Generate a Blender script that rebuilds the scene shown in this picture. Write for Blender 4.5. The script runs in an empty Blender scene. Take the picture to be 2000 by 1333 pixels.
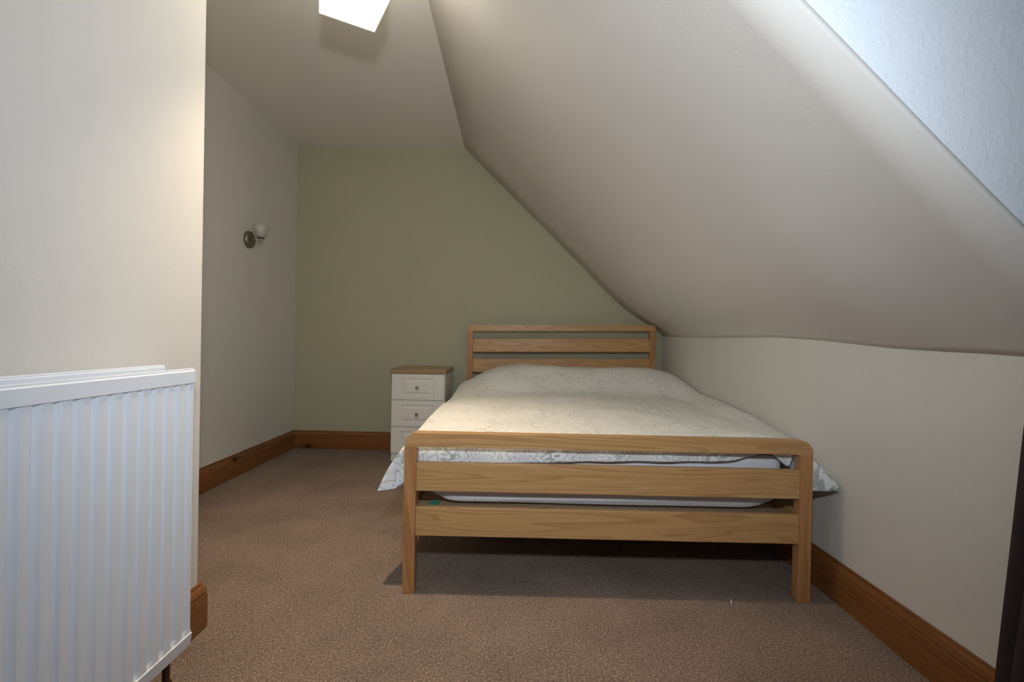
import bpy, bmesh, math, random
from mathutils import Vector, Matrix, noise

random.seed(7)
sc = bpy.context.scene
col = sc.collection
PI = math.pi

# ------------------------------------------------------------------ camera
F, YAW, PIT, ROL, CAMH = 925.0, 0.00919, 0.00512, 0.01899, 0.925
def view_to_world(u, fw, up):
    c, s = math.cos(PIT), math.sin(PIT)
    v, z = c*fw + s*up, -s*fw + c*up
    c, s = math.cos(YAW), math.sin(YAW)
    return Vector((c*u - s*v, s*u + c*v, z))
cr, sr = math.cos(ROL), math.sin(ROL)
right = view_to_world(cr, 0, sr); up_v = view_to_world(-sr, 0, cr); fwd = view_to_world(0, 1, 0)
cam = bpy.data.cameras.new('camera')
cam.sensor_width = 36; cam.lens = F/2000*36; cam.clip_start = .02
camo = bpy.data.objects.new('camera', cam); col.objects.link(camo)
camo.matrix_world = Matrix(((right.x, up_v.x, -fwd.x, 0), (right.y, up_v.y, -fwd.y, 0),
                            (right.z, up_v.z, -fwd.z, CAMH), (0, 0, 0, 1)))
sc.camera = camo

# ------------------------------------------------------------------ world, daylight, exposure
WORLD_STRENGTH = 3.8
FLASH_W = 69.0
BULB = 60.0
SHADE = 7.2
SPOT_W = 68.0
world = bpy.data.worlds.new('overcast_sky'); sc.world = world; world.use_nodes = True
bg = world.node_tree.nodes['Background']
bg.inputs[0].default_value = (.62, .78, 1.0, 1); bg.inputs[1].default_value = WORLD_STRENGTH
WY0, WY1, WZ0, WZ1 = -.75, .72, 1.02, 2.12           # the dormer window's opening
pl = bpy.data.lights.new('window_portal', 'AREA'); pl.shape = 'RECTANGLE'
pl.size = WZ1-WZ0; pl.size_y = WY1-WY0; pl.cycles.is_portal = True
po = bpy.data.objects.new('window_portal', pl); col.objects.link(po)
po.location = (1.36, (WY0+WY1)/2, (WZ0+WZ1)/2); po.rotation_euler = (0, PI/2, 0)
fl = bpy.data.lights.new('camera_flash', 'SPOT'); fl.energy = FLASH_W; fl.shadow_soft_size = .045; fl.spot_size = math.radians(122); fl.spot_blend = 1; fl.color = (.86, .94, 1)
flo = bpy.data.objects.new('camera_flash', fl); col.objects.link(flo); flo.location = (-.01, 0.0, 1.32); flo.rotation_euler = (PI/2, 0, 0)
sc.view_settings.view_transform = 'Standard'; sc.view_settings.look = 'None'
sc.view_settings.gamma = 1; sc.view_settings.exposure = 0.18
sc.view_settings.use_curve_mapping = False
sc.cycles.max_bounces = 10; sc.cycles.diffuse_bounces = 7
sc.cycles.use_denoising = True
sc.cycles.sample_clamp_indirect = 6

# ------------------------------------------------------------------ node helpers
def lin(c):
    return tuple(((v/255+.055)/1.055)**2.4 if v > 10 else v/255/12.92 for v in c) + (1,)
class NT:
    def __init__(s, name):
        s.m = bpy.data.materials.new(name); s.m.use_nodes = True
        s.t = s.m.node_tree; s.b = s.t.nodes['Principled BSDF']
    def n(s, kind, **kw):
        nd = s.t.nodes.new(kind)
        for k, v in kw.items(): setattr(nd, k, v)
        return nd
    def l(s, a, b): s.t.links.new(a, b)
    def coords(s, scale=(1, 1, 1), rnd=False, uv=False):
        tc = s.n('ShaderNodeTexCoord'); mp = s.n('ShaderNodeMapping')
        mp.inputs['Scale'].default_value = scale
        s.l(tc.outputs['UV' if uv else 'Object'], mp.inputs['Vector'])
        if rnd:
            oi = s.n('ShaderNodeObjectInfo'); mu = s.n('ShaderNodeMath', operation='MULTIPLY'); mu.inputs[1].default_value = 37
            cb = s.n('ShaderNodeCombineXYZ'); s.l(oi.outputs['Random'], mu.inputs[0])
            for i in range(3): s.l(mu.outputs[0], cb.inputs[i])
            s.l(cb.outputs[0], mp.inputs['Location'])
        return mp.outputs[0]
    def noise(s, vec, scale, detail=3, rough=.5, dist=0):
        nd = s.n('ShaderNodeTexNoise'); nd.inputs['Scale'].default_value = scale
        nd.inputs['Detail'].default_value = detail; nd.inputs['Roughness'].default_value = rough
        nd.inputs['Distortion'].default_value = dist
        s.l(vec, nd.inputs['Vector']); return nd.outputs[0]
    def ramp(s, fac, stops, interp='LINEAR'):
        nd = s.n('ShaderNodeValToRGB'); cr_ = nd.color_ramp; cr_.interpolation = interp
        while len(cr_.elements) < len(stops): cr_.elements.new(.5)
        for e, (p, c) in zip(cr_.elements, stops):
            e.position = p; e.color = c if len(c) == 4 else tuple(c)+(1,)
        s.l(fac, nd.inputs[0]); return nd.outputs[0]
    def mix(s, a, b, fac, mode='MIX'):
        nd = s.n('ShaderNodeMix', data_type='RGBA', blend_type=mode)
        for sock, v in ((nd.inputs[0], fac), (nd.inputs[6], a), (nd.inputs[7], b)):
            if hasattr(v, 'is_linked') or hasattr(v, 'links'): s.l(v, sock)
            else: sock.default_value = v
        return nd.outputs[2]
    def math(s, op, a, b=None, c=None):
        nd = s.n('ShaderNodeMath', operation=op)
        for i, v in enumerate((a, b, c)):
            if v is None: continue
            if hasattr(v, 'links'): s.l(v, nd.inputs[i])
            else: nd.inputs[i].default_value = v
        return nd.outputs[0]
    def bump(s, h, strength=.3, dist=.002):
        nd = s.n('ShaderNodeBump'); nd.inputs['Strength'].default_value = strength
        nd.inputs['Distance'].default_value = dist; s.l(h, nd.inputs['Height'])
        s.l(nd.outputs[0], s.b.inputs['Normal'])
    def base(s, v):
        if hasattr(v, 'links'): s.l(v, s.b.inputs['Base Color'])
        else: s.b.inputs['Base Color'].default_value = v
    def rough(s, v): s.b.inputs['Roughness'].default_value = v

def plain(name, rgb, rough=.5, metal=0, spec=None):
    m = NT(name); m.base(rgb if len(rgb) == 4 else tuple(rgb)+(1,)); m.rough(rough)
    m.b.inputs['Metallic'].default_value = metal
    if spec is not None: m.b.inputs['Specular IOR Level'].default_value = spec
    v = m.coords(); n_ = m.noise(v, 60, 2); m.bump(n_, .03, .001)
    return m.m
def paint(name, rgb, fine=420, amp=.25, dist=.0012, blotch=.03, rough=.75, aniso=(1, 1, 1), lump=0):
    m = NT(name); v = m.coords(aniso)
    big = m.noise(v, 2.3, 3)
    c2 = tuple(x*(1-blotch) for x in rgb[:3])+(1,)
    m.base(m.ramp(big, [(.3, c2), (.7, tuple(rgb[:3])+(1,))]))
    m.rough(rough); m.b.inputs['Specular IOR Level'].default_value = .25
    h = m.noise(v, fine, 3, .6)
    if lump:
        l2 = m.noise(v, 95, 3, .6); l3 = m.ramp(l2, [(.45, (0, 0, 0)), (.7, (1, 1, 1))])
        h = m.mix(h, l3, lump)
    m.bump(h, amp, dist)
    return m.m
CREAM = (.69, .66, .615)
M = {}
M['wall'] = paint('cream_wallpaper', CREAM, 300, .35, .0012, aniso=(1, 1, .55))
M['ceil'] = paint('ceiling_paint', (.81, .785, .735), 260, .25, .001)
M['slope'] = paint('slope_paint', (.69, .66, .63), 240, .35, .0012, lump=.3)
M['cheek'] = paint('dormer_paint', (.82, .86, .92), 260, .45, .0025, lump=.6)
M['green'] = paint('sage_green_paint', (.475, .455, .325), 300, .3, .001)
M['gloss'] = plain('white_gloss_enamel', (.82, .85, .90), .28)
M['whitewood'] = plain('white_window_frame', (.8, .8, .78), .4)
M['white_lam'] = plain('ivory_laminate', (.84, .80, .74), .42)
M['chrome'] = plain('brushed_chrome', (.62, .6, .57), .28, 1)
M['steel'] = plain('satin_steel', (.24, .215, .17), .45, .9)
M['pipe'] = plain('dark_copper', (.10, .055, .035), .45, .7)
M['plastic'] = plain('clear_white_plastic', (.9, .9, .92), .2)
M['tape'] = plain('green_tape', (.05, .33, .22), .5)
M['metal_white'] = plain('white_lamp_metal', (.8, .8, .78), .4)

def wood(name, axis, base, dark, light, knots=False, rough=.38, wscale=5.0, figure=1.0):
    """grain runs along `axis`; figure from distorted bands, fibres from stretched noise"""
    m = NT(name)
    lo = .065
    sc_ = [1, 1, 1]; sc_[axis] = lo
    v = m.coords(tuple(sc_), rnd=True)
    sf = [1, 1, 1]; sf[axis] = .02
    vf = m.coords(tuple(sf), rnd=True)
    body = m.noise(v, 13, 2, .5, .4)
    # rings : many contours of a slow noise field -> cathedral figure
    ring = m.math('FRACT', m.math('MULTIPLY', body, wscale*figure))
    ring = m.ramp(ring, [(0, (0, 0, 0)), (.55, (.35, .35, .35)), (.9, (1, 1, 1)), (1, (0, 0, 0))])
    fib = m.noise(vf, 330, 3, .6)
    tone = m.noise(v, 3.5, 2)
    c = m.mix(tuple(light)+(1,), tuple(base)+(1,), tone)
    c = m.mix(c, tuple(dark)+(1,), m.math('MULTIPLY', ring, .60))
    f2 = m.ramp(fib, [(.35, (0, 0, 0)), (.75, (1, 1, 1))])
    c = m.mix(c, tuple(x*.72 for x in base)+(1,), m.math('MULTIPLY', f2, .35))
    if knots:
        sk = [1, 1, 1]; sk[axis] = .45
        vk = m.coords(tuple(sk), rnd=True)
        vo = m.n('ShaderNodeTexVoronoi'); vo.inputs['Scale'].default_value = 4.2; m.l(vk, vo.inputs['Vector'])
        kd = m.ramp(vo.outputs['Distance'], [(.03, (1, 1, 1)), (.075, (.25, .25, .25)), (.14, (0, 0, 0))])
        c = m.mix(c, tuple(x*.28 for x in dark)+(1,), kd)
    m.base(c); m.rough(rough); m.b.inputs['Specular IOR Level'].default_value = .4
    m.bump(fib, .12, .0006)
    return m.m
OAK = ((.52, .285, .115), (.33, .145, .045), (.62, .385, .175))
M['oak_x'] = wood('oak_grain_along', 0, *OAK, wscale=12)
M['oak_z'] = wood('oak_grain_upright', 2, (.46, .22, .082), (.29, .11, .036), (.54, .29, .12), wscale=7)
M['oak_y'] = wood('oak_grain_deep', 1, *OAK, wscale=8)
M['slatwood'] = wood('pale_plywood', 0, (.42, .31, .20), (.32, .2, .11), (.5, .38, .26), wscale=4)
M['topwood'] = wood('beech_laminate', 0, (.40, .27, .14), (.33, .2, .1), (.45, .31, .17), wscale=3)
PINE = ((.23, .088, .026), (.125, .042, .012), (.30, .125, .038))
M['pine_x'] = wood('stained_pine_x', 0, *PINE, knots=True, rough=.33, wscale=6)
M['pine_y'] = wood('stained_pine_y', 1, *PINE, knots=True, rough=.33, wscale=6)

def mk_carpet():
    m = NT('brown_twist_carpet'); v = m.coords()
    a = m.noise(v, 150, 3, .7); b = m.noise(v, 330, 2, .6); big = m.noise(v, 3.2, 4, .6)
    v2 = m.n('ShaderNodeTexVoronoi'); v2.inputs['Scale'].default_value = 180; m.l(v, v2.inputs['Vector'])
    sp = m.math('FRACT', m.math('MULTIPLY', v2.outputs['Color'], 1.0))
    c = m.ramp(a, [(.34, (.10, .066, .048)), (.46, (.27, .195, .15)), (.56, (.41, .315, .25)), (.68, (.72, .60, .51))])
    c = m.mix(c, m.ramp(b, [(.35, (.17, .115, .085)), (.65, (.48, .37, .30))]), .40)
    c = m.mix(c, m.ramp(v2.outputs['Distance'], [(0, (1.15, 1.12, 1.1)), (.7, (.62, .6, .58))]), .8, 'MULTIPLY')
    c = m.mix(c, m.ramp(big, [(.35, (.82, .81, .8)), (.65, (1.06, 1.04, 1.03))]), 1.0, 'MULTIPLY')
    m.base(c); m.rough(.95); m.b.inputs['Specular IOR Level'].default_value = .1
    try: m.b.inputs['Sheen Weight'].default_value = .08
    except Exception: pass
    h = m.mix(a, v2.outputs['Distance'], .5)
    m.bump(h, 1.0, .006)
    return m.m
M['carpet'] = mk_carpet()

def mk_duvet(name, reverse):
    """leaf-and-flower print, drawn in the cloth's own UV (metres)"""
    m = NT(name)
    uv = m.coords((1.55, 1.55, 1), uv=True)
    # warp
    wn = m.n('ShaderNodeTexNoise'); wn.inputs['Scale'].default_value = 9; wn.inputs['Detail'].default_value = 2; m.l(uv, wn.inputs['Vector'])
    ad = m.n('ShaderNodeVectorMath', operation='MULTIPLY_ADD')
    m.l(wn.outputs['Color'], ad.inputs[0]); ad.inputs[1].default_value = (.07, .07, 0); m.l(uv, ad.inputs[2])
    w = ad.outputs[0]
    def voro(vec, scale, feat='F1', rnd=1.0):
        vo = m.n('ShaderNodeTexVoronoi', feature=feat, voronoi_dimensions='2D'); vo.inputs['Scale'].default_value = scale
        vo.inputs['Randomness'].default_value = rnd
        m.l(vec, vo.inputs['Vector']); return vo
    big = voro(w, 3.4, rnd=.55)
    # petal outlines : angle-like field from voronoi position
    pos = big.outputs['Position']
    sub = m.n('ShaderNodeVectorMath', operation='SUBTRACT')
    sc4 = m.n('ShaderNodeVectorMath', operation='SCALE'); sc4.inputs[3].default_value = 3.4; m.l(w, sc4.inputs[0])
    m.l(w, sub.inputs[0]); m.l(pos, sub.inputs[1])
    sx = m.n('ShaderNodeSeparateXYZ'); m.l(sub.outputs[0], sx.inputs[0])
    ang = m.math('ARCTAN2', sx.outputs[1], sx.outputs[0])
    pet = m.math('MULTIPLY', m.math('SINE', m.math('MULTIPLY', ang, 9)), .06)
    rad = m.math('ADD', big.outputs['Distance'], pet)
    rings = m.math('ABSOLUTE', m.math('SINE', m.math('MULTIPLY', rad, 22)))
    line1 = m.ramp(rings, [(.0, (1, 1, 1)), (.20, (1, 1, 1)), (.34, (0, 0, 0))])
    # leaves : elongated cells in two directions
    def leaves(rot, scale):
        tc = m.n('ShaderNodeTexCoord'); mp = m.n('ShaderNodeMapping')
        mp.inputs['Rotation'].default_value = (0, 0, rot); mp.inputs['Scale'].default_value = (1, 3.0, 1)
        m.l(w, mp.inputs['Vector'])
        vo = voro(mp.outputs[0], scale)
        return m.ramp(vo.outputs['Distance'], [(.20, (1, 1, 1)), (.27, (0, 0, 0))])
    lf = m.math('MAXIMUM', leaves(.7, 13), leaves(-.8, 12))
    ed = voro(w, 11, 'DISTANCE_TO_EDGE')
    line2 = m.ramp(ed.outputs['Distance'], [(.03, (1, 1, 1)), (.07, (0, 0, 0))])
    inside = m.ramp(rad, [(.42, (0, 0, 0)), (.5, (1, 1, 1))])
    pat = m.math('MAXIMUM', m.math('MULTIPLY', line1, m.math('SUBTRACT', 1.0, inside)), m.math('MULTIPLY', m.math('MAXIMUM', lf, line2), inside))
    tone = m.noise(uv, 5, 3)
    if not reverse:
        ground = (.83, .81, .765, 1); ink = m.ramp(tone, [(.35, (.50, .53, .48)), (.65, (.62, .63, .57))])
        c = m.mix(ground, ink, m.math('MULTIPLY', pat, .62))
    else:
        ink = m.ramp(tone, [(.4, (.36, .40, .38)), (.6, (.50, .53, .51))]); c = m.mix((.82, .83, .85, 1), ink, m.math('MULTIPLY', pat, .9))
    m.base(c); m.rough(.85); m.b.inputs['Specular IOR Level'].default_value = .15
    fine = m.noise(uv, 28, 3, .6)
    m.bump(fine, .35, .004)
    return m.m
M['duvet'] = mk_duvet('floral_cotton', False)
M['duvet_rev'] = mk_duvet('floral_cotton_reverse', True)
def fabric(name, rgb, sc_=200, amp=.2):
    m = NT(name); v = m.coords(); n_ = m.noise(v, sc_, 3); b_ = m.noise(v, 12, 3)
    m.base(m.ramp(b_, [(.3, tuple(x*.93 for x in rgb)), (.7, rgb)])); m.rough(.9)
    m.b.inputs['Specular IOR Level'].default_value = .1
    m.bump(m.mix(n_, b_, .6), amp, .003); return m.m
M['sheet'] = fabric('white_sheet', (.78, .78, .82), 300, .25)
M['curtain'] = fabric('dark_brown_curtain', (.062, .042, .040), 500, .3)

def glow(name, rgb, strength, base=(.9, .9, .88)):
    m = NT(name); m.base(tuple(base)+(1,)); m.rough(.3)
    m.b.inputs['Emission Color'].default_value = tuple(rgb)+(1,); m.b.inputs['Emission Strength'].default_value = strength
    return m.m
M['bulb'] = glow('lit_bulb', (1, .77, .50), BULB)
M['shade'] = glow('lit_frosted_glass', (1, .915, .75), SHADE)
def glass_pane():
    m = bpy.data.materials.new('window_glass'); m.use_nodes = True; t = m.node_tree
    for n in list(t.nodes): t.nodes.remove(n)
    o = t.nodes.new('ShaderNodeOutputMaterial'); mx = t.nodes.new('ShaderNodeMixShader')
    tr = t.nodes.new('ShaderNodeBsdfTransparent'); gl = t.nodes.new('ShaderNodeBsdfGlossy'); gl.inputs['Roughness'].default_value = .02
    fr = t.nodes.new('ShaderNodeFresnel'); fr.inputs[0].default_value = 1.45
    t.links.new(fr.outputs[0], mx.inputs[0]); t.links.new(tr.outputs[0], mx.inputs[1]); t.links.new(gl.outputs[0], mx.inputs[2])
    t.links.new(mx.outputs[0], o.inputs[0]); return m
M['glass'] = glass_pane()
m_ = NT('frosted_sconce_glass'); m_.base((.72, .69, .63, 1)); m_.rough(.3)
m_.b.inputs['Transmission Weight'].default_value = .25; M['frost'] = m_.m

# ------------------------------------------------------------------ geometry helpers
def box(bm, x0, x1, y0, y1, z0, z1):
    v = [bm.verts.new(p) for p in ((x0,y0,z0),(x1,y0,z0),(x1,y1,z0),(x0,y1,z0),(x0,y0,z1),(x1,y0,z1),(x1,y1,z1),(x0,y1,z1))]
    for f in ((0,3,2,1),(4,5,6,7),(0,1,5,4),(1,2,6,5),(2,3,7,6),(3,0,4,7)): bm.faces.new([v[i] for i in f])
    return v
def prism(bm, pts, axis, a, b):
    """pts: 2-D polygon; axis 1 -> pts are (x,z) swept in y; axis 0 -> (y,z) swept in x; axis 2 -> (x,y) swept in z"""
    def mk(p, t):
        return (p[0], t, p[1]) if axis == 1 else ((t, p[0], p[1]) if axis == 0 else (p[0], p[1], t))
    va = [bm.verts.new(mk(p, a)) for p in pts]; vb = [bm.verts.new(mk(p, b)) for p in pts]
    n = len(pts)
    bm.faces.new(va); bm.faces.new(vb[::-1])
    for i in range(n): bm.faces.new((va[i], vb[i], vb[(i+1) % n], va[(i+1) % n]))
def lathe(bm, prof, c, axis, seg=32):
    """prof: (r, h) list; axis vector"""
    ax = Vector(axis).normalized(); q = ax.to_track_quat('Z', 'Y').to_matrix()
    rings = []
    for r, h in prof:
        rings.append([bm.verts.new(Vector(c)+q@Vector((r*math.cos(2*PI*i/seg), r*math.sin(2*PI*i/seg), h))) for i in range(seg)])
    for a, b in zip(rings, rings[1:]):
        for i in range(seg): bm.faces.new((a[i], a[(i+1) % seg], b[(i+1) % seg], b[i]))
    return rings
def tube(bm, pts, r, seg=12):
    rings = []; pts = [Vector(p) for p in pts]
    for k, p in enumerate(pts):
        d = (pts[min(k+1, len(pts)-1)]-pts[max(k-1, 0)]).normalized(); q = d.to_track_quat('Z', 'Y').to_matrix()
        rings.append([bm.verts.new(p+q@Vector((r*math.cos(2*PI*i/seg), r*math.sin(2*PI*i/seg), 0))) for i in range(seg)])
    for a, b in zip(rings, rings[1:]):
        for i in range(seg): bm.faces.new((a[i], a[(i+1) % seg], b[(i+1) % seg], b[i]))
    bm.faces.new(rings[0][::-1]); bm.faces.new(rings[-1])
def link(name, bm, mat, parent=None, smooth=False, bevel=0, seg=2, kind=None, mats=None, weighted=False, remove_doubles=False):
    if remove_doubles: bmesh.ops.remove_doubles(bm, verts=bm.verts, dist=1e-5)
    bmesh.ops.recalc_face_normals(bm, faces=bm.faces)
    me = bpy.data.meshes.new(name); bm.to_mesh(me); bm.free()
    for mm in (mats or [mat]): me.materials.append(M[mm] if isinstance(mm, str) else mm)
    if smooth: me.polygons.foreach_set('use_smooth', [True]*len(me.polygons))
    o = bpy.data.objects.new(name, me); col.objects.link(o)
    if parent is not None:
        o.parent = parent; o.matrix_parent_inverse = Matrix.Translation(-parent.location)
    if bevel:
        b = o.modifiers.new('bevel', 'BEVEL'); b.width = bevel; b.segments = seg; b.limit_method = 'ANGLE'; b.angle_limit = .6
        me.polygons.foreach_set('use_smooth', [True]*len(me.polygons))
        b.harden_normals = True
    if kind: o['kind'] = kind
    return o
def thing(name, label, cat, loc, group=None):
    o = bpy.data.objects.new(name, None); o.empty_display_size = .05; col.objects.link(o); o.location = loc
    o['label'] = label; o['category'] = cat
    if group: o['group'] = group
    return o
def B(): return bmesh.new()
def bx(name, x0, x1, y0, y1, z0, z1, mat, parent=None, bevel=0, kind=None, seg=2):
    bm = B(); box(bm, x0, x1, y0, y1, z0, z1); return link(name, bm, mat, parent, bevel=bevel, kind=kind, seg=seg)

# ------------------------------------------------------------------ the room
D, XL, XR, H = 3.84, -1.804, 1.178, 2.461        # back wall, alcove wall, right wall, ceiling
XN, YN, YR = -.975, 1.46, -1.75                  # face and corner of the near left wall, wall behind the camera
DY0, DY1, DZ = -.9, .889, 2.30                   # dormer recess
floor = bx('floor', XL-.1, XR+.12, YR-.1, D+.1, -.08, 0, 'carpet', kind='structure')
def ss(a, b, t):
    t = min(1, max(0, (t-a)/(b-a))); return t*t*(3-2*t)
def lerp_tab(tab, t):
    if t <= tab[0][0]: return tab[0][1]
    for (a, va), (b, vb) in zip(tab, tab[1:]):
        if t <= b: return va+(vb-va)*(t-a)/(b-a)
    return tab[-1][1]
KNEE = [(-2, .905), (1.11, .905), (1.23, .910), (1.46, .914), (1.59, .923), (1.85, .942), (2.23, .962), (2.8, .970), (3.75, .982), (3.9, .986)]
SUM = [(-2, 2.068), (.9, 2.066), (2.4, 2.05), (3.84, 2.036)]
def slope_z(x, y):
    s = lerp_tab(SUM, y) - .022*max(0, (.5-x)/.93); z = s-x
    k = ss(.62, XR, x); z = z*(1-k)+(lerp_tab(KNEE, y)+(XR-x)*(.72 if y > 1.2 else .95))*k
    return z - .020*ss(1.7, 3.0, y)*math.exp(-(XR-x)/.022)
xs = [-.46, -.25, -.1, .1, .3, .5, .62, .7, .78, .86, .92, .98, 1.03, 1.08, 1.11, 1.14, 1.16, XR]
ys = [YR-.05, -1.3, DY0, -.4, 0, .45, DY1, 1.0, 1.1, 1.2, 1.35, 1.5, 1.65, 1.8, 2.0, 2.2, 2.5, 2.8, 3.1, 3.4, 3.6, D+.02]
bm = B(); gv = {}
for i, x in enumerate(xs):
    for j, y in enumerate(ys): gv[i, j] = bm.verts.new((x, y, slope_z(x, y)))
for i in range(len(xs)-1):
    for j in range(len(ys)-1):
        if xs[i] >= -.26 and ys[j] >= DY0-1e-6 and ys[j+1] <= DY1+1e-6: continue
        bm.faces.new((gv[i, j], gv[i+1, j], gv[i+1, j+1], gv[i, j+1]))
slope = link('ceiling_slope', bm, 'slope', smooth=True, kind='structure')
so = slope.modifiers.new('solid', 'SOLIDIFY'); so.thickness = .02
# make the thickness grow outwards (up and to the right)
so.offset = 1 if slope.data.polygons[0].normal.z > 0 else -1

ceiling = bx('ceiling', XL-.1, -.40, YR-.1, D+.1, H, H+.1, 'ceil', kind='structure')
bm = B(); prism(bm, [(XL-.1, 0), (XR+.12, 0), (XR+.12, 1.0), (-.35, 2.6), (XL-.1, 2.6)], 1, D, D+.1)
wall_back = link('wall_back', bm, 'green', kind='structure')
wall_left = bx('wall_left', XL-.1, XL, YN-.05, D+.05, -.02, H+.05, 'wall', kind='structure')
wall_near = bx('wall_near', XL-.1, XN, YR-.1, YN, -.02, H+.02, 'wall', bevel=.006, seg=3, kind='structure')
wall_front = bx('wall_front', XN-.1, XR+.12, YR-.1, YR, -.02, H+.02, 'wall', kind='structure')
# right wall : low knee wall, running up inside the dormer around its window
bm = B()
box(bm, XR, XR+.12, YR-.1, DY0, -.02, .93); box(bm, XR, XR+.12, DY1, D+.05, -.02, .995)
box(bm, XR, XR+.12, DY0, DY1, -.02, WZ0)
box(bm, XR, XR+.12, DY0, DY1, WZ1, DZ+.05)
box(bm, XR, XR+.12, DY0, WY0, WZ0, WZ1); box(bm, XR, XR+.12, WY1, DY1, WZ0, WZ1)
wall_right = link('wall_right', bm, 'wall', kind='structure')
def cheek(name, y0, y1, ye):
    pts = [(-.255, slope_z(-.255, ye)+.024)]
    for x in (.1, .3, .5, .62, .7, .78, .86, .92, .98, 1.03, 1.08, 1.11, 1.14, 1.16, XR): pts.append((x, slope_z(x, ye)+.024))
    pts += [(XR, DZ+.05), (-.255, DZ+.05)]
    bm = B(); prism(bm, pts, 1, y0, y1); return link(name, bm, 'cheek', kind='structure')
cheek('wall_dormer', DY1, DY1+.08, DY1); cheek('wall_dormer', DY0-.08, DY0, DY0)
bx('ceiling_dormer', -.262, XR+.12, DY0-.08, DY1+.08, DZ, DZ+.1, 'ceil', kind='structure')

# skirting boards, mitred at the corners
HS = .1455
PROF = [(0, 0), (.0185, 0), (.0185, .104), (.0150, .109), (.0172, .114), (.0165, .120), (.0120, .130), (.0075, .136), (.0065, .1455), (0, .1455)]
def skirting(name, p0, p1, nrm, m0, m1, mat):
    """p0->p1 on the wall face; nrm into the room; m: -1 inner corner, +1 outer corner, 0 square"""
    p0, p1, nrm = Vector(p0), Vector(p1), Vector(nrm); d = (p1-p0).normalized()
    bm = B(); A = []; Bv = []
    for o_, z in PROF:
        a = p0 + nrm*o_ - d*(m0*o_); b = p1 + nrm*o_ + d*(m1*o_)
        A.append(bm.verts.new((a.x, a.y, z))); Bv.append(bm.verts.new((b.x, b.y, z)))
    n = len(A); bm.faces.new(A); bm.faces.new(Bv[::-1])
    for i in range(n): bm.faces.new((A[i], Bv[i], Bv[(i+1) % n], A[(i+1) % n]))
    return link(name, bm, mat, kind='structure')
skirting('baseboard_back', (XL, D), (XR, D), (0, -1), -1, -1, 'pine_x')
skirting('baseboard_left', (XL, YN), (XL, D), (1, 0), -1, -1, 'pine_y')
skirting('baseboard_right', (XR, YR), (XR, D), (-1, 0), -1, -1, 'pine_y')
skirting('baseboard_near', (XN, YR), (XN, YN), (1, 0), -1, 1, 'pine_y')
skirting('baseboard_alcove', (XL, YN), (XN, YN), (0, 1), -1, 1, 'pine_x')
skirting('baseboard_front', (XN, YR), (XR, YR), (0, 1), -1, -1, 'pine_x')

# dormer window (lights the room from the right, outside the picture)
def window():
    bm = B(); w = .06; x0, x1 = XR+.03, XR+.09
    box(bm, x0, x1, WY0, WY1, WZ0, WZ0+w); box(bm, x0, x1, WY0, WY1, WZ1-w, WZ1)
    box(bm, x0, x1, WY0, WY0+w, WZ0+w, WZ1-w); box(bm, x0, x1, WY1-w, WY1, WZ0+w, WZ1-w)
    ym = (WY0+WY1)/2; box(bm, x0, x1, ym-.03, ym+.03, WZ0+w, WZ1-w)
    win = link('window_1', bm, 'whitewood', kind='structure')
    for a, b in ((WY0+w, ym-.03), (ym+.03, WY1-w)):
        bx('window_pane', x0+.025, x0+.031, a, b, WZ0+w, WZ1-w, 'glass', win)
    bx('window_sill', XR-.05, XR+.03, WY0-.04, WY1+.04, WZ0-.025, WZ0, 'whitewood', win, bevel=.004)
    bx('window_handle', x0-.02, x0, ym+.035, ym+.05, 1.5, 1.62, 'chrome', win, bevel=.002)
window()

# ------------------------------------------------------------------ the bed
XA, XB, YF, YB = -.395, 1.066, 1.694, 1.737       # footboard outer edges, front and back faces
LW = .044
bed = thing('bed', 'oak double bed frame with slatted headboard and low footboard under the sloping ceiling', 'bed', (.335, 2.7, 0))
ZR = .5305; ZT = .5805; RC = .046
def arc(cx, cz, r, a0, a1, n=7): return [(cx+r*math.cos(a0+(a1-a0)*i/n), cz+r*math.sin(a0+(a1-a0)*i/n)) for i in range(n+1)]
def top_rail(xa, xb, z0, z1, r, tilt, y0, y1, parent, fil=.012):
    pts = arc(xb-r, z1-r, r, 0, PI/2) + arc(xa+r, z1-r, r, PI/2, PI)
    li, ri = xa+LW, xb-LW
    pts += [(xa, z0), (li, z0), (li, z0-.002)] + arc(li+fil, z0-fil, fil, PI, PI/2, 4)[0:]
    pts += arc(ri-fil, z0-fil, fil, PI/2, 0, 4) + [(ri, z0), (xb, z0)]
    # drop duplicate points
    q = []
    for p in pts:
        p = (p[0], p[1]+tilt*(p[0]-.335))
        if not q or (abs(q[-1][0]-p[0])+abs(q[-1][1]-p[1])) > 1e-4: q.append(p)
    bm = B(); prism(bm, q, 1, y0, y1)
    return link('top_rail', bm, 'oak_x', parent, bevel=.0025)
foot = link('footboard', B(), 'oak_x', bed) if False else None
def sheared_box(name, x0, x1, y0, y1, z0, z1, tilt, mat, parent, bevel=.0025, shear_low=True):
    bm = B(); vs = box(bm, x0, x1, y0, y1, z0, z1)
    for v in vs:
        if v.co.z > .2: v.co.z += tilt*(v.co.x-.335)
    return link(name, bm, mat, parent, bevel=bevel)
# footboard
top_rail(XA, XB, ZR, ZT, RC, 0, YF, YB, bed)
bx('leg', XA, XA+LW, YF, YB, 0, ZR, 'oak_z', bed, bevel=.0025)
bx('leg', XB-LW, XB, YF, YB, 0, ZR, 'oak_z', bed, bevel=.0025)
bx('rail', XA+LW, XB-LW, YF+.0015, YF+.024, .3705, .4744, 'oak_x', bed, bevel=.003)
bx('rail', XA+LW, XB-LW, YF+.0015, YF+.024, .2093, .3143, 'oak_x', bed, bevel=.003)
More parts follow.
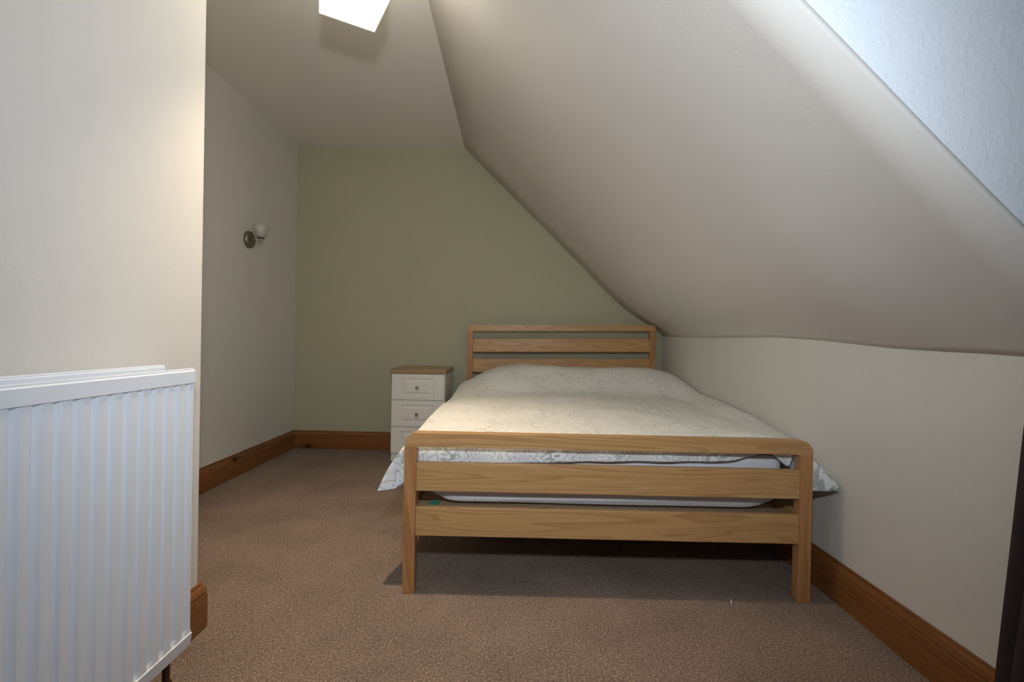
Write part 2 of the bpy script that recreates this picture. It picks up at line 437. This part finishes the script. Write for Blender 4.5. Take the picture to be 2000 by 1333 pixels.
# headboard, leaning a touch to one side
HY0, HY1, TILT = 3.68, 3.722, .018
HA, HB = -.380, 1.079
top_rail(HA, HB, .991, 1.038, .03, TILT, HY0, HY1, bed, fil=.008)
for x0 in (HA, HB-LW):
    sheared_box('leg', x0, x0+LW, HY0, HY1, 0, .991, TILT, 'oak_z', bed)
for z0, z1 in ((.828, .930), (.671, .773), (.50, .60)):
    sheared_box('rail', HA+LW, HB-LW, HY0+.002, HY0+.024, z0, z1, TILT, 'oak_x', bed)
bx('rail', HA+LW, HB-LW, HY0+.002, HY0+.024, .21, .31, 'oak_x', bed, bevel=.003)
# side rails and slats
bx('side_rail', XA+.002, XA+.024, YB, HY0, .205, .305, 'oak_y', bed, bevel=.003)
bx('side_rail', XB-.024, XB-.002, YB, HY0, .205, .305, 'oak_y', bed, bevel=.003)
for k in range(14):
    y0 = 1.7395+k*.138
    s = bx('slat', XA+.026, XB-.040, y0, y0+.095, .270, .290, 'slatwood', bed, bevel=.002)
    if k == 0:
        bx('tape', -.318, -.286, y0-.0012, y0+.097, .2885, .2915, 'tape', s)
        s.children[0]['label'] = 'green tape strip'
bx('centre_bar', .32, .35, YB, HY0, .22, .269, 'oak_y', bed, bevel=.002)

# mattress
def mattress():
    x0, x1, y0, y1, z0, z1 = -.345, 1.012, 1.768, 3.66, .291, .520
    nx, ny, nz = 44, 40, 10
    bm = B(); bmesh.ops.create_cube(bm, size=1)
    bm.free(); bm = B()
    cx, cy, cz = (x0+x1)/2, (y0+y1)/2, (z0+z1)/2; hx, hy, hz = (x1-x0)/2, (y1-y0)/2, (z1-z0)/2
    r = .05
    def rnd(p):
        q = Vector((max(-hx+r, min(hx-r, p[0])), max(-hy+r, min(hy-r, p[1])), max(-hz+r, min(hz-r, p[2]))))
        d = Vector(p)-q
        if d.length > 1e-6: q = q + d.normalized()*r
        X, Y, Z = q
        low = max(0, -Z/hz)
        e = ss(.74, 1.0, abs(X)/hx)
        Z += low*e*e*.045 + low*.004*ss(.5, 1, abs(Y)/hy)
        w = .004*noise.noise(Vector((X*3.1, Y*3.0, Z*7)))
        if abs(Y) > hy*.9: Y += w*1.2
        # the sheet's slack fold along the foot end
        if Y < -hy*.96: Y -= .005*math.exp(-((Z+.075-.03*X)/.010)**2)
        return (cx+X, cy+Y, cz+Z)
    def face(fn, n1, n2):
        g = [[bm.verts.new(rnd(fn(i/n1*2-1, j/n2*2-1))) for j in range(n2+1)] for i in range(n1+1)]
        for i in range(n1):
            for j in range(n2): bm.faces.new((g[i][j], g[i+1][j], g[i+1][j+1], g[i][j+1]))
    for s in (-1, 1):
        face(lambda a, b: (a*hx, b*hy, s*hz), nx, ny)
        face(lambda a, b: (a*hx, s*hy, b*hz), nx*2, 24)
        face(lambda a, b: (s*hx, a*hy, b*hz), ny, nz)
    t = thing('mattress', 'white sheeted mattress seen between the oak footboard rails', 'mattress', (cx, cy, z0))
    link('mattress_body', bm, 'sheet', t, smooth=True, remove_doubles=True)
mattress()

# duvet: one closed, quilted sheet draped over mattress, pillows and bed edge
def duvet():
    HEMX = [(1.74, -.503), (1.80, -.498), (1.9, -.476), (2.0, -.460), (2.3, -.452), (3.0, -.455), (3.4, -.440), (3.62, -.42)]
    HEMZ = [(1.74, .352), (1.80, .358), (1.9, .372), (2.0, .385), (2.3, .39), (3.0, .40), (3.5, .45), (3.62, .47)]
    EDG = [(1.70, .405), (1.74, .420), (1.85, .470), (2.0, .524), (2.29, .567), (2.76, .594), (3.0, .602), (3.16, .628), (3.47, .672), (3.62, .65)]
    PX = [(-.46, 0), (-.40, .10), (-.347, .25), (-.27, .55), (-.122, .90), (.046, 1), (.25, .96), (.456, .93), (.6, .97), (.716, 1), (.9, 1), (1.014, .95), (1.10, .80), (1.17, .55)]
    def sm(tab, t, w=.05): return (lerp_tab(tab, t-w)+lerp_tab(tab, t)*2+lerp_tab(tab, t+w))/4
    def pill(x, y): return sm(PX, x)*ss(2.90, 3.36, y)*(1-.35*ss(3.5, 3.62, y))
    def zt(x, y):
        z = .568 + .012*ss(1.8, 2.4, y)
        z += .006*math.sin(x*5.3+1+y*1.7)*ss(1.8, 2.2, y) + .005*math.sin(x*2.1-y*4.2)
        z += .006*noise.noise(Vector((x*6, y*5, 0)))+.0025*noise.noise(Vector((x*22, y*9, 3)))
        z += .158*pill(x, y)
        z -= .020*ss(1.86, 1.745, y)          # rolls over at the foot
        z -= .020*ss(-.26, -.40, x)*(1-ss(2.9, 3.3, y))
        z -= .012*ss(.92, 1.06, x)
        return z
    def T(s, y):
        sl, sr_ = .10, .91
        if s < sl:
            t = s/sl; hx_, hz_ = lerp_tab(HEMX, y), lerp_tab(HEMZ, y)
            zs = zt(-.385, y); P0 = Vector((hx_, hz_)); P2 = Vector((-.385, zs))
            wob = .007*math.sin(y*14)*ss(1.8, 2.1, y)
            P1 = P0*.35+P2*.65 + Vector((-.022, .030))
            p = P0*(1-t)**2+P1*2*t*(1-t)+P2*t*t; p.x += wob*(1-t)
            return Vector((p.x, p.y))
        if s > sr_:
            t = (s-sr_)/(1-sr_); e = lerp_tab(EDG, y); zs = zt(1.03, y)
            P0 = Vector((1.03, zs)); P2 = Vector((1.169, e)); P1 = (P0+P2)/2+Vector((.012, .018))
            if t < .72:
                u = t/.72; p = P0*(1-u)**2+P1*2*u*(1-u)+P2*u*u
            else:
                u = (t-.72)/.28; p = P2+Vector((-.006*u, -.03*u*ss(1.75, 1.95, y)-.004*u))
            return p
        x = -.385+(1.03+.385)*(s-sl)/(sr_-sl)
        return Vector((x, zt(x, y)))
    NS, NY, ND = 150, 110, 9
    HEMC = [(-.40, .56), (-.37, .462), (-.30, .452), (0, .460), (.333, .474), (.7, .481), (.813, .488), (.87, .505), (.93, .530), (.97, .50), (1.01, .465), (1.03, .52), (1.05, .56)]
    rows = []; uvs = []
    # drop rows (k<0) then body rows
    for k in range(-ND, NY+1):
        row = []; uvr = []
        for i in range(NS+1):
            s = i/NS
            yf0 = 1.768
            # the flap's foot edge stands forward of the mattress, beside the legs
            def yfoot(s):
                x = T(s, 1.76).x
                if x < -.36: return 1.768-.026*ss(-.36, -.42, x)
                if x > 1.0: return 1.768-.026*ss(1.0, 1.06, x)-.040*ss(1.069, 1.12, x)
                return 1.768
            y_start = yfoot(s)
            if k >= 0:
                t = (k/NY)**1.12; y = y_start+(3.62-y_start)*t
                p = T(s, y); pos = Vector((p.x, y, p.y))
            else:
                u = -k/ND; p = T(s, y_start)
                x = p.x
                m_ = ss(-.40, -.365, x)*(1-ss(1.015, 1.04, x))
                drop = m_*max(0, p.y-lerp_tab(HEMC, x))
                pos = Vector((x, y_start-.018*m_*math.sin(min(1, u*1.6)*PI/2)+.004*m_*math.sin(x*31)*u, p.y-drop*u-(1-m_)*.0006*u))
                if m_ < .02: pos.y -= .001*u
                y = y_start-drop*u
            row.append(pos); arc_u = s*1.72
            uvr.append((arc_u, y if k >= 0 else y_start-.09*(-k/ND)))
        rows.append(row); uvs.append(uvr)
    NR = len(rows)
    bm = B(); uvl = bm.loops.layers.uv.new('UVMap')
    top = [[bm.verts.new(p) for p in r] for r in rows]
    # inner side
    bot = []
    for a in range(NR):
        br = []
        for i in range(NS+1):
            p = rows[a][i]
            if a in (0, NR-1) or i in (0, NS): br.append(top[a][i]); continue
            du = rows[a][i+1]-rows[a][i-1]; dv = rows[a+1][i]-rows[a-1][i]
            n = du.cross(dv)
            n = n.normalized() if n.length > 1e-9 else Vector((0, 0, 1))
            if n.z < 0: n = -n
            edge = min(a/7, (NR-1-a)/7, i/6, (NS-i)/6, 1); th = .030*math.sin(edge*PI/2)
            fr_ = 1-ss(1.9, 2.2, p.y)                      # plump corners at the foot end
            if p.x < -.385: th += fr_*.050*math.sin(min(1, min(a/7, i/3))*PI/2)*ss(-.385, -.43, p.x)
            if p.x > 1.05: th += fr_*.080*math.sin(min(1, min(a/7, (NS-i)/3))*PI/2)*ss(1.05, 1.11, p.x)
            if a <= ND+3:                                   # drop region stays thin, inside the gap
                mid = ss(-.40, -.36, p.x)*(1-ss(1.0, 1.05, p.x)); th = th*(1-mid)+.003*mid
                if mid > .5 and a < ND: n = Vector((0, -1, 0))
            q = p-n*th
            if q.y < 1.75 and p.x > 1.04: q.x = max(q.x, 1.0685)
            if q.y < 1.75 and p.x < -.37: q.x = min(q.x, -.398) if p.x < -.398 else q.x
            q.x = min(q.x, 1.168)
            if p.x > 1.04: q.z = max(q.z, min(p.z, .3935))
            if q.x < 1.0675 and q.x > -.397: q.y = max(q.y, 1.7405)
            br.append(bm.verts.new(q))
        bot.append(br)
    for a in range(NR-1):
        for i in range(NS):
            f = bm.faces.new((top[a][i], top[a][i+1], top[a+1][i+1], top[a+1][i])); f.material_index = 1 if (a < ND-1 and .1 < i/NS < .91) else 0
            idx = ((a, i), (a, i+1), (a+1, i+1), (a+1, i))
            for lp, (q, w) in zip(f.loops, idx): lp[uvl].uv = uvs[q][w]
            vs = [bot[q][w] for q, w in idx]
            if len(set(vs)) < 3: continue
            try: f = bm.faces.new(vs[::-1])
            except ValueError: continue
            f.material_index = 1
            for lp, (q, w) in zip(f.loops, idx[::-1]): lp[uvl].uv = uvs[q][w]
    me = bpy.data.meshes.new('duvet'); bm.to_mesh(me); bm.free()
    me.materials.append(M['duvet']); me.materials.append(M['duvet_rev'])
    me.polygons.foreach_set('use_smooth', [True]*len(me.polygons))
    o = bpy.data.objects.new('duvet', me); col.objects.link(o)
    o['label'] = 'cream duvet with grey-green leaf print spread over the double bed'; o['category'] = 'duvet'
duvet()

# ------------------------------------------------------------------ bedside drawers
def nightstand():
    x0, x1, y0, y1 = -.888, -.508, 3.38, 3.80
    t = thing('bedside_drawers', 'white three-drawer bedside cabinet with wooden top against the green wall', 'bedside cabinet', (-.698, 3.59, 0))
    bx('carcass', x0, x1, y0+.018, y1, .03, .660, 'white_lam', t, bevel=.001)
    bx('plinth', x0+.004, x1-.004, y0+.035, y1-.01, 0, .03, 'white_lam', t)
    bx('top', x0-.010, x1+.010, y0-.006, y1+.006, .661, .693, 'topwood', t, bevel=.003)
    for z0, z1 in ((.472, .656), (.281, .466), (.090, .275)):
        bm = B(); fx0, fx1 = x0+.002, x1-.007; cz = (z0+z1)/2; cx = (fx0+fx1)/2; w = (fx1-fx0)/2; h = (z1-z0)/2
        # raised-and-fielded front built as nested rings
        rings = [(w, h, y0+.018), (w, h, y0+.0015), (w-.0015, h-.0015, y0), (w*.585+.012, h-.030, y0), (w*.585+.004, h-.036, y0+.0055),
                 (w*.585-.010, h-.046, y0+.0045), (w*.585-.022, h-.056, y0+.0005), (w*.585-.024, h-.058, y0)]
        vr = [[bm.verts.new((cx+sx*a, yy, cz+sz*b)) for sx, sz in ((-1, -1), (1, -1), (1, 1), (-1, 1))] for a, b, yy in rings]
        for A_, B_ in zip(vr, vr[1:]):
            for i in range(4): bm.faces.new((A_[i], A_[(i+1) % 4], B_[(i+1) % 4], B_[i]))
        bm.faces.new(vr[0]); bm.faces.new(vr[-1][::-1])
        d = link('drawer', bm, 'white_lam', t)
        bm = B(); lathe(bm, [(.0001, 0), (.005, 0), (.0045, .010), (.006, .014)], (cx, y0, cz-.004), (0, -1, 0), 16)
        box(bm, cx-.0115, cx+.0115, y0-.026, y0-.014, cz-.014, cz+.009)
        link('knob', bm, 'chrome', d, bevel=.0015)
nightstand()

# ------------------------------------------------------------------ wall light
def sconce():
    y, z, x = 3.150, 1.553, XL
    t = thing('wall_light', 'small unlit wall light with round steel plate and frosted glass cup on the alcove wall', 'wall light', (x, y, z))
    bm = B(); r = lathe(bm, [(.0001, .030), (.022, .0295), (.042, .027), (.052, .020), (.056, .008), (.056, 0)], (x, y, z), (1, 0, 0), 40)
    link('wall_plate', bm, 'steel', t, smooth=True)
    bm = B(); tube(bm, [(x+.028, y-.004, z+.004), (x+.05, y+.001, z+.003), (x+.080, y+.004, z+.003)], .0045)
    link('arm', bm, 'chrome', t, smooth=True)
    bm = B(); bmesh.ops.create_uvsphere(bm, u_segments=16, v_segments=10, radius=.0105, matrix=Matrix.Translation((x+.084, y+.004, z+.001)))
    link('joint', bm, 'chrome', t, smooth=True)
    bm = B(); lathe(bm, [(.0001, 0), (.012, 0), (.020, .008), (.022, .014), (.0001, .016)], (x+.081, y+.004, z+.004), (.02, 0, 1), 24)
    link('cup', bm, 'steel', t, smooth=True)
    bm = B(); lathe(bm, [(.012, 0), (.026, .010), (.037, .030), (.043, .058), (.046, .078), (.043, .078), (.040, .058), (.034, .032), (.022, .013), (.010, .004)], (x+.0815, y+.004, z+.018), (.02, 0, 1), 36)
    link('glass_shade', bm, 'frost', t, smooth=True)
sconce()

# ------------------------------------------------------------------ ceiling lamp
def lamp():
    c = Vector((-.602, 1.687)); a = math.atan2(.108, .177); h = .100; zb, ztp = 2.095, 2.285
    t = thing('ceiling_lamp', 'lit square frosted glass lamp hanging from the ceiling', 'lamp', (c.x, c.y, H))
    def ring(hh, z): return [(c.x+hh*(sx*math.cos(a)-sy*math.sin(a)), c.y+hh*(sx*math.sin(a)+sy*math.cos(a)), z) for sx, sy in ((-1, -1), (1, -1), (1, 1), (-1, 1))]
    bm = B()
    levels = [(h, zb), (h, ztp), (.02, ztp+.004), (.02, ztp-.002), (h-.005, ztp-.004), (h-.005, zb)]
    vr = [[bm.verts.new(p) for p in ring(*l)] for l in levels]
    for k in range(len(vr)):
        A_, B_ = vr[k], vr[(k+1) % len(vr)]
        for i in range(4): bm.faces.new((A_[i], A_[(i+1) % 4], B_[(i+1) % 4], B_[i]))
    link('lamp_shade', bm, 'shade', t, bevel=.002)
    bm = B(); bmesh.ops.create_uvsphere(bm, u_segments=20, v_segments=12, radius=.028, matrix=Matrix.Translation((c.x, c.y, zb+.105)))
    link('bulb', bm, 'bulb', t, smooth=True)
    sl_ = bpy.data.lights.new('reflector_bulb_light', 'SPOT'); sl_.energy = SPOT_W; sl_.color = (1, .80, .56)
    sl_.spot_size = math.radians(95); sl_.spot_blend = 1; sl_.shadow_soft_size = .022
    slo = bpy.data.objects.new('reflector_bulb_light', sl_); col.objects.link(slo); slo.location = (c.x, c.y, zb+.05)
    bm = B(); lathe(bm, [(.0001, 0), (.014, 0), (.016, .04), (.016, .060), (.0001, .060)], (c.x, c.y, zb+.128), (0, 0, 1), 20)
    link('bulb_holder', bm, 'metal_white', t, smooth=True)
    bm = B(); tube(bm, [(c.x, c.y, ztp+.003), (c.x, c.y, H-.02)], .006); link('stem', bm, 'chrome', t, smooth=True)
    bm = B(); lathe(bm, [(.0001, -.028), (.03, -.026), (.05, -.012), (.052, 0), (.0001, 0)], (c.x, c.y, H), (0, 0, 1), 28)
    link('ceiling_plate', bm, 'chrome', t, smooth=True)
lamp()

# ------------------------------------------------------------------ radiator
def radiator():
    xf, y1, z0, z1 = -.850, 1.247, .095, .826
    pitch, nrib = .0388, 25
    y0 = y1-.036-nrib*pitch-.014
    t = thing('radiator', 'white ribbed double panel radiator on the near left wall', 'radiator', (-.91, (y0+y1)/2, z0))
    # profile across the ribs: flat crest, sloping flanks, narrow valley
    def panel(name, x_out, sgn, z0, z1, ya, yb):
        bm = B()
        yR = yb-.036
        cols = [(ya, 0), (ya+.010, 0)]
        k = 0; y = yR-nrib*pitch
        while k < nrib:
            cols += [(y+.001, 0), (y+.0045, -.0065), (y+.0090, -.0075), (y+.0150, -.0035), (y+.0205, -.0006), (y+.0290, 0), (y+.0360, -.0002)]
            y += pitch; k += 1
        cols += [(yR+.001, 0), (yR+.006, -.0055), (yR+.011, -.0060), (yR+.019, -.001), (yb-.004, 0), (yb, -.003)]
        zs_ = [(z0, 0), (z0+.033, 0), (z0+.0345, .15), (z0+.050, 1), (z1-.052, 1), (z1-.0345, .9), (z1-.0335, 0), (z1-.003, 0), (z1, -.0)]
        g = []
        for zz, k_ in zs_:
            extra = -.002 if (zz == z1 or zz == z0) else (.0028 if (k_ == 0) else 0)
            g.append([bm.verts.new((x_out+sgn*(d*k_+extra), yy, zz)) for yy, d in cols])
        back = [[bm.verts.new((x_out-sgn*.014, yy, zz)) for yy, d in (cols[0], cols[-1])] for zz, _ in (zs_[0], zs_[-1])]
        for a, b in zip(g, g[1:]):
            for i in range(len(cols)-1): bm.faces.new((a[i], a[i+1], b[i+1], b[i]))
        bm.faces.new([v for v in g[-1]]+[back[1][1], back[1][0]]); bm.faces.new([v for v in g[0]][::-1]+[back[0][0], back[0][1]])
        bm.faces.new([r[0] for r in g]+[back[1][0], back[0][0]]); bm.faces.new([r[-1] for r in g][::-1]+[back[0][1], back[1][1]])
        bm.faces.new((back[0][0], back[0][1], back[1][1], back[1][0]))
        return link(name, bm, 'gloss', t)
    panel('front_panel', xf, 1, z0, z1, y0, y1)
    bx('back_panel', -.944, -.930, y0, y1+.003, z0+.004, z1+.008, 'gloss', t, bevel=.003)
    # folded top seams and the convector between the panels
    bx('top_seam', xf-.0075, xf-.0015, y0+.004, y1-.001, z1-.002, z1+.005, 'gloss', t, bevel=.002)
    bx('top_seam', -.9365, -.9315, y0+.004, y1, z1+.006, z1+.012, 'gloss', t, bevel=.002)
    bm = B()
    yy = y0+.05
    while yy < y1-.05:
        box(bm, -.930, xf-.014, yy, yy+.0012, z0+.06, z1-.05); yy += .02
    link('convector_fins', bm, 'gloss', t, kind='stuff')
    for ya in (y0+.15, y1-.20):
        bx('bracket', XN+.0015, -.944, ya, ya+.03, z0+.08, z1-.08, 'gloss', t)
    for yb_ in (y1-.030, y0+.03):
        bm = B(); tube(bm, [(-.893, yb_, z0+.03), (-.893, yb_, .0)], .009, 14)
        lathe(bm, [(.0001, 0), (.013, 0), (.014, .012), (.010, .018), (.0001, .019)], (-.893, yb_, 0), (0, 0, 1), 14)
        box(bm, -.905, -.881, yb_-.012, yb_+.012, z0-.012, z0+.03)
        link('pipe', bm, 'pipe', t)
radiator()

# ------------------------------------------------------------------ curtain on its pole inside the dormer
def curtain():
    t = thing('curtain', 'dark brown full-length curtain gathered beside the dormer at the right edge', 'curtain', (1.10, .72, 0))
    bm = B(); NU, NZ = 90, 40
    EDGE = [(.0, 1.096), (.165, 1.080), (.507, 1.051), (.76, 1.030), (.90, .99), (1.05, .865), (1.4, .845), (2.15, .86)]
    g = []
    for j in range(NZ+1):
        z = .012+(2.15-.012)*j/NZ
        ye = lerp_tab(EDGE, z); ya = .64-.05*(1-z/2.15)
        r = []
        for i in range(NU+1):
            u = i/NU; y = ya+(ye-ya)*u
            amp = .020+.012*(1-z/2.15)
            x = 1.118 + amp*math.sin(u*6.5*2*PI+.5*math.sin(z*2))*.9 - .004*math.sin(z*9+u*7)
            x -= .012
            if u > .93: x = x*(1-(u-.93)/.07)+1.098*(u-.93)/.07
            r.append(bm.verts.new((min(x, 1.150), y, z)))
        g.append(r)
    for j in range(NZ):
        for i in range(NU): bm.faces.new((g[j][i], g[j][i+1], g[j+1][i+1], g[j+1][i]))
    o = link('fabric', bm, 'curtain', t, smooth=True)
    s = o.modifiers.new('solid', 'SOLIDIFY'); s.thickness = .003; s.offset = 0
    bm = B(); tube(bm, [(1.105, DY0+.005, 2.18), (1.105, DY1-.005, 2.18)], .012, 16); link('pole', bm, 'steel', t, smooth=True)
    for k in range(8):
        y = .66+.19*k/7
        bm = B(); pts = [(1.105+.02*math.cos(q*PI/8), y, 2.175+.02*math.sin(q*PI/8)) for q in range(17)]
        tube(bm, pts, .0025, 8); link('ring', bm, 'steel', t, smooth=True)
curtain()

# ------------------------------------------------------------------ scrap on the carpet
bm = B(); tube(bm, [(.779, 1.678, .002), (.780, 1.684, .003), (.782, 1.688, .007), (.782, 1.689, .011)], .0016, 8)
o = link('plastic_tag', bm, 'plastic', smooth=True)
o['label'] = 'tiny white plastic scrap on the carpet near the right footboard leg'; o['category'] = 'litter'
